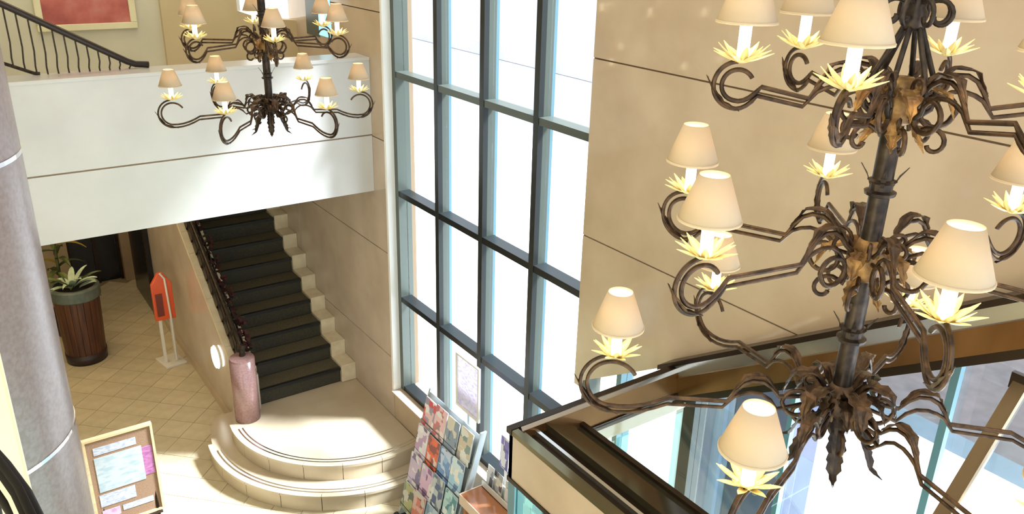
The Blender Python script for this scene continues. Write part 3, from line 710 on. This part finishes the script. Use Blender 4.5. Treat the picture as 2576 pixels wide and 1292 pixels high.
def magazine(c, hy, hz, m, label, cat, group, tilt=.10, name='magazine', th=.006):
    c = Vector(c); axz = Vector((tilt*hz, 0, hz)); axx = Vector((th, 0, -tilt*th))
    t = thing(name, label, cat, (c.x, c.y, c.z-hz), group)
    obj('pages', MB().obox(c+axx*1.0, axx*.9, (0, hy*.97, 0), axz*.98), 'paper', t)
    obj('cover', MB().obox(c-axx*.1, axx*.15, (0, hy, 0), axz), m, t)
    return t
k = 0
for r in range(4):
    for c_ in range(4):
        x, z = tiers[r]; y = Yb-.11-.205*c_; nm, cl = covers[k]
        hz = .145+random.uniform(-.008, .008)
        m = print_mat('cover print %d' % k, cl, k+1.3)
        magazine((x-.012, y+random.uniform(-.008, .008), z+hz), .095, hz, m, '%s magazine cover in the %s tier of the rack, %s pocket' % (nm, rn[r], cn_[c_]), 'magazine', 'magazines on the tiered rack', .2)
        k += 1

# ------------------------------------------------------------------ narrow table with leaflets
tb_ = thing('narrow_table', 'glossy orange brown narrow table beside the magazine rack', 'table', (3.2, 4.2, FL))
obj('table_top', B(3.03, 3.385, 3.3, 4.93, -4.535, -4.505), 'desk', tb_, bevel=.004)
obj('edge_band', B(3.022, 3.03, 3.3, 4.93, -4.60, -4.50), 'deskpale', tb_); obj('edge_band', B(3.022, 3.385, 4.93, 4.938, -4.60, -4.50), 'deskpale', tb_)
for x, y in ((3.06, 4.88), (3.35, 4.88), (3.06, 3.36), (3.35, 3.36)): obj('leg', B(x-.02, x+.02, y-.02, y+.02, FL, -4.535), 'desk', tb_)
lr = thing('leaflet_holder', 'clear leaflet holder on the narrow table by the window', 'leaflet holder', (3.3, 4.6, -4.505))
for q in range(2): obj('holder_step', B(3.24+.05*q, 3.25+.05*q, 4.22, 4.92, -4.505, -4.44+.08*q), 'clear', lr)
obj('holder_base', B(3.24, 3.37, 4.22, 4.92, -4.505, -4.495), 'clear', lr)
lc = [('grey spotted', [(.60, .56, .52), (.08, .07, .08), (.7, .68, .66), (.3, .28, .3)]), ('beige', [(.64, .60, .52), (.72, .70, .66), (.12, .10, .12), (.4, .4, .4)]), ('black and white', [(.70, .68, .70), (.05, .05, .06), (.5, .5, .52), (.3, .3, .4)]), ('pale lilac', [(.66, .62, .70), (.3, .26, .36), (.75, .73, .74), (.2, .2, .2)]), ('white', [(.74, .72, .70), (.5, .46, .46), (.16, .15, .16), (.6, .6, .6)])]
for i, (nm, cl) in enumerate(lc):
    y = 4.84-.135*i
    magazine((3.27, y, -4.375), .045, .11, print_mat('leaflet print %d' % i, cl, i+30.7), '%s leaflet, %s from the rack end in the table holder' % (nm, ['first', 'second', 'third', 'fourth', 'fifth'][i]), 'leaflet', 'leaflets in the table holder', .12, 'leaflet', .004)
magazine((3.33, 4.72, -4.08), .058, .15, print_mat('violet card', [(.20, .16, .50), (.50, .46, .70), (.74, .72, .80), (.12, .10, .3)], 44.2), 'tall violet blue card standing above the leaflets against the window', 'card', None, .05, 'display_card', .004)
obj('card_prop', B(3.345, 3.352, 4.70, 4.74, -4.505, -4.0), 'clear', lr)

# ------------------------------------------------------------------ chandeliers
def pt_(r, h, a): return Vector((r*math.cos(a), r*math.sin(a), h))
def leafmb(path, wd, a, serr=5, curl=.35, n=18):
    """acanthus leaf: path of (r,h) in the radial plane at azimuth a, jagged outline, folded midrib"""
    P = [Vector(p) for p in path]; L = [0]
    for i in range(1, len(P)): L.append(L[-1]+(P[i]-P[i-1]).length)
    def ev(t):
        d = t*L[-1]
        for i in range(1, len(P)):
            if d <= L[i]+1e-9: q = (d-L[i-1])/max(1e-9, L[i]-L[i-1]); return P[i-1].lerp(P[i], q)
        return P[-1]
    rows = []; tang = Vector((-math.sin(a), math.cos(a), 0)); rad = Vector((math.cos(a), math.sin(a), 0))
    for k in range(n+1):
        t = k/n; c = ev(t); d = (ev(min(1, t+.03))-ev(max(0, t-.03))); d = d.normalized() if d.length > 0 else Vector((1, 0)); nrm = Vector((-d.y, d.x))
        env = math.sin(PI*min(1, .12+.88*t))**.8 if t < .98 else .03
        saw = .62+.38*(1-((t*serr) % 1.0))
        w_ = wd*env*saw
        cc = rad*c.x+Vector((0, 0, c.y)); nn = rad*nrm.x+Vector((0, 0, nrm.y)); dd = rad*d.x+Vector((0, 0, d.y))
        tip = dd*wd*.35*(1-((t*serr) % 1.0))
        rows.append([cc-tang*w_+nn*w_*curl+tip, cc-tang*w_*.5+nn*w_*.1, cc+nn*wd*.12, cc+tang*w_*.5+nn*w_*.1, cc+tang*w_+nn*w_*curl+tip])
    return MB().grid(rows)
def arc(cx, cz, r, d0, d1, n=12, rx=1.0): return [(cx+r*rx*math.cos(math.radians(d0+(d1-d0)*k/n)), cz+r*math.sin(math.radians(d0+(d1-d0)*k/n))) for k in range(n+1)]
def spiral(cx, cz, r0, r1, d0, d1, n=16): return [(cx+(r0+(r1-r0)*k/n)*math.cos(math.radians(d0+(d1-d0)*k/n)), cz+(r0+(r1-r0)*k/n)*math.sin(math.radians(d0+(d1-d0)*k/n))) for k in range(n+1)]
# radius, lamp height, first azimuth, curl radius, radius of the inner step, outer kink offset, run heights
TIERS = [(.345, -.262, 15, .035, .190, .050, -.064, -.084), (.470, -.640, 48, .049, .200, .070, -.068, -.064), (.572, -1.031, 16, .067, .275, .150, -.118, -.112)]
def join(*ms):
    r = MB()
    for m in ms:
        i = len(r.v); r.v += m.v; r.f += [tuple(q+i for q in fc) for fc in m.f]
    return r
def chandelier(loc):
    """loc: world xy of the axis; all heights relative to the camera"""
    ch = thing('chandelier', 'x', 'chandelier', (loc[0], loc[1], -1.24))
    ax = Vector((loc[0], loc[1], 0))
    def put(name, mb, m, parent=None, smooth=False, solid=0, label=None):
        mb.v = [(x+loc[0], y+loc[1], z) for x, y, z in mb.v]
        o = obj(name, mb, m, parent or ch, smooth=smooth, solid=solid)
        if label: o['label'] = label
        return o
    put('central_pole', MB().lathe([(.021, -1.13), (.0235, -1.1), (.0235, -.40), (.020, -.36)], seg=14), 'irondark', smooth=True)
    put('ceiling_rod', MB().lathe([(.010, -.12), (.010, 3.0)], seg=10), 'irondark', smooth=True)
    for zc in (-.548, -.925):
        cl = put('pole_collar', MB().lathe([(.024, zc-.012), (.034, zc-.008), (.036, zc), (.026, zc+.004), (.026, zc+.02), (.033, zc+.026), (.024, zc+.03)], seg=16), 'irondark')
        for k in range(4):
            a = k*PI/2+.6; put('thorn_leaf', leafmb([(.024, zc+.01), (.034, zc+.035), (.05, zc+.06)], .007, a, 2, .2, 6), 'irondark', cl, solid=.0015)
    # crown: ring of scrolls and six flared rods
    mbk = MB().lathe([(.016, -.19), (.024, -.18), (.024, -.15), (.018, -.14), (.030, -.10), (.016, -.07)], seg=14)
    crown = put('crown_hub', mbk, 'irondark', smooth=True)
    for k in range(8):
        a = k*PI/4+.2
        pts = spiral(.050, -.155, .034, .012, 130, -170, 14)
        pts = [(.016, -.105), (.022, -.118)]+pts
        put('crown_scroll', MB().tube([pt_(r, h, a) for r, h in pts], .0055, 6), 'irondark', crown, smooth=True)
        if k % 2 == 0:
            pts = [(.016, -.10)]+spiral(.060, -.095, .04, .014, 190, 20, 12)
            put('crown_scroll', MB().tube([pt_(r, h, a+.35) for r, h in pts], .0055, 6), 'irondark', crown, smooth=True)
    for k in range(6):
        a = math.radians(15+60*k)
        put('crown_rod', MB().tube([pt_(r, h, a) for r, h in ((.014, -.17), (.026, -.20), (.062, -.285), (.075, -.325), (.070, -.355), (.045, -.375))], .0062, 6), 'irondark', smooth=True)
    # tiers
    for ti, (R, zf, ph, rc, r2, ko, h1, h2) in enumerate(TIERS):
        zh = zf-.075
        hub = put('tier_hub', MB().lathe([(.024, zh-.055), (.040, zh-.045), (.048, zh-.015), (.044, zh+.015), (.030, zh+.035), (.024, zh+.05)], seg=18), 'gilt' if ti < 2 else 'iron', smooth=True)
        for k in range(6):
            a = math.radians(ph+60*k); a_off = a+math.radians(30)
            # small scrolls and leaves clustered on the hub between the arms
            sc = spiral(.085, zh-.085, .040, .010, 160, -150, 14)
            put('hub_scroll', MB().tube([pt_(r, h, a_off) for r, h in [(.035, zh-.02)]+sc], .0055, 6), 'iron', hub, smooth=True)
            sc = spiral(.075, zh+.035, .032, .010, 220, -60, 12)
            put('hub_scroll', MB().tube([pt_(r, h, a_off+.25) for r, h in [(.03, zh+.0)]+sc], .005, 6), 'iron', hub, smooth=True)
            lf = [(.035, zh+.0), (.06, zh+.03), (.095, zh+.02), (.115, zh-.02)]
            put('acanthus_leaf', leafmb(lf, .024, a_off, 5), 'gilt' if ti < 2 else 'iron', hub, solid=.0018)
            if ti == 2:
                lf = [(.028, zh-.02), (.06, zh-.05), (.085, zh-.10), (.11, zh-.155), (.135, zh-.165)]
                put('acanthus_leaf', leafmb(lf, .026, a_off-.1, 7), 'irondark', hub, solid=.0018)
                lf = [(.03, zh+.01), (.07, zh+.055), (.115, zh+.045), (.135, zh-.01)]
                put('acanthus_leaf', leafmb(lf, .030, a_off+.2, 6), 'iron', hub, solid=.0018)
            else:
                lf = [(.030, zh-.03), (.05, zh-.07), (.075, zh-.10)]
                put('acanthus_leaf', leafmb(lf, .018, a_off-.2, 4), 'gilt', hub, solid=.0018)
            # the arm: two parallel rods
            cz = zf-.028-rc; cx = R+.003
            def rod(off, lead):
                rr = rc+off; o_ = 1 if off else 0
                c0 = arc(cx, cz, rr, 150 if lead else 85, -80, 24)        # inner tip, over the top, outwards, under
                z1_ = zf+h1-off*1.15; z2_ = zf+h2-off*1.05; x1_ = R-ko+o_*.006
                m0 = c0[-1]; pts = c0+[(m0[0]+(x1_-m0[0])*t_, m0[1]+(z1_-m0[1])*t_**1.7+(-.006*math.sin(PI*t_))) for t_ in (.2, .4, .6, .8)]
                pts += [(x1_, z1_), (r2+o_*.010, z2_), (r2-.020+o_*.004, z2_+.034), (r2-.036, z2_+.056-off*.6), (r2-.058, z2_+.068-off*.9),
                        (r2-.085, z2_+.068-off), (r2-.108, z2_+.054-off), (max(.034, r2-.128), z2_+.030-off), (.030, zh+(.0 if off else .010))]
                return pts
            rod_in = rod(0, True); rod_out = rod(.018, False)
            ra, rb = .0058, .0054
            mb = join(MB().tube([pt_(r, h, a) for r, h in rod_in], ra, 6), MB().tube([pt_(r, h, a) for r, h in rod_out], rb, 6))
            # flat ring where the arm meets the hub
            rg = spiral(.100 if ti else .085, zh-.022, .038, .034, 0, 360, 20)[:-1]
            mb = join(mb, MB().tube([pt_(r, h, a) for r, h in rg], .0062, 6, closed=True))
            arm = put('scroll_arm', mb, 'iron', smooth=True)
            # leaf hugging the outer curl
            lf = [(cx-rc*.3, cz-rc-.024), (cx+rc*.75, cz-rc*.75-.018), (cx+rc+.021, cz-.010), (cx+rc+.034, cz+.016)]
            put('acanthus_leaf', leafmb(lf, .012, a, 5, .5, 14), 'iron', arm, solid=.0018)
            lf = [(r2-.012, zf+h2+.030), (r2-.045, zf+h2+.078), (r2-.088, zf+h2+.080), (r2-.125, zf+h2+.040)]
            put('acanthus_leaf', leafmb(lf[::-1], .018, a, 5, .4, 14), 'iron', arm, solid=.0018)
            # petals
            c = pt_(R, zf-.010, a)
            fl = MB().lathe([(.004, -.004), (.016, .0), (.017, .006), (.010, .008)], (c.x, c.y, c.z), 12)
            pet = put('drip_pan', fl, 'petal', arm)
            pm_ = MB()
            for q in range(16):
                b = 2*PI*q/16+random.uniform(-.1, .1); ln = .069 if q % 2 else .056; up = .024 if q % 2 else .040
                rows = []
                for k2 in range(6):
                    t = k2/5; wv = .0085*math.sin(PI*min(1, .15+.85*t))+.0003; rr = .010+(ln-.010)*t; zz = up*t**1.4
                    d = Vector((math.cos(b), math.sin(b), 0)); s_ = Vector((-d.y, d.x, 0)); cc = c+d*rr+Vector((0, 0, zz))
                    rows.append([cc-s_*wv+Vector((0, 0, wv*.5)), cc, cc+s_*wv+Vector((0, 0, wv*.5))])
                pm_.grid(rows)
            put('petal_ring', pm_, 'petal', arm, solid=.0012)
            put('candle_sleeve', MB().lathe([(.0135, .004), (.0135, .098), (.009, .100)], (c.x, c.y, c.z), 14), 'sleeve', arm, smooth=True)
            bl = put('bulb', MB().lathe([(.005, .100), (.012, .115), (.014, .130), (.010, .15), (.001, .165)], (c.x, c.y, c.z), 12), MTB, arm, smooth=True)
            sh = MB().lathe([(.067, .086), (.0315, .184)], (c.x, c.y, c.z), 32, cap=False)
            so_ = put('lamp_shade', sh, 'shade', arm, smooth=True, solid=.0012)
            tr_ = MB().lathe([(.068, .084), (.0685, .088), (.0665, .090)], (c.x, c.y, c.z), 32, cap=False)
            put('shade_trim', tr_, 'shade', arm)
    # finial below
    put('bottom_finial', MB().lathe([(.002, -1.215), (.012, -1.20), (.018, -1.18), (.012, -1.16), (.026, -1.14), (.022, -1.12)], seg=14), 'irondark', smooth=True)
    return ch
MTB = mat('glowing bulb', (1, .85, .6), .3, emit=110, ecol=(1, .78, .50))
ch1 = chandelier((1.75, 1.005))
tag(ch1, 'large near wrought iron chandelier with cream shaded candle lamps, at the right', group='wrought iron chandeliers')
def copy_tree(o, parent=None):
    c = o.copy(); C.objects.link(c)
    if parent: c.parent = parent
    for k_c in o.children: copy_tree(k_c, c)
    return c
ch2 = copy_tree(ch1); ch2.location = (1.75, 5.165, ch1.location.z); ch2.rotation_euler = (0, 0, math.radians(30))
tag(ch2, 'smaller looking far chandelier hanging in front of the pale balcony')

for o in bpy.data.objects:
    if '_w' in o: del o['_w']
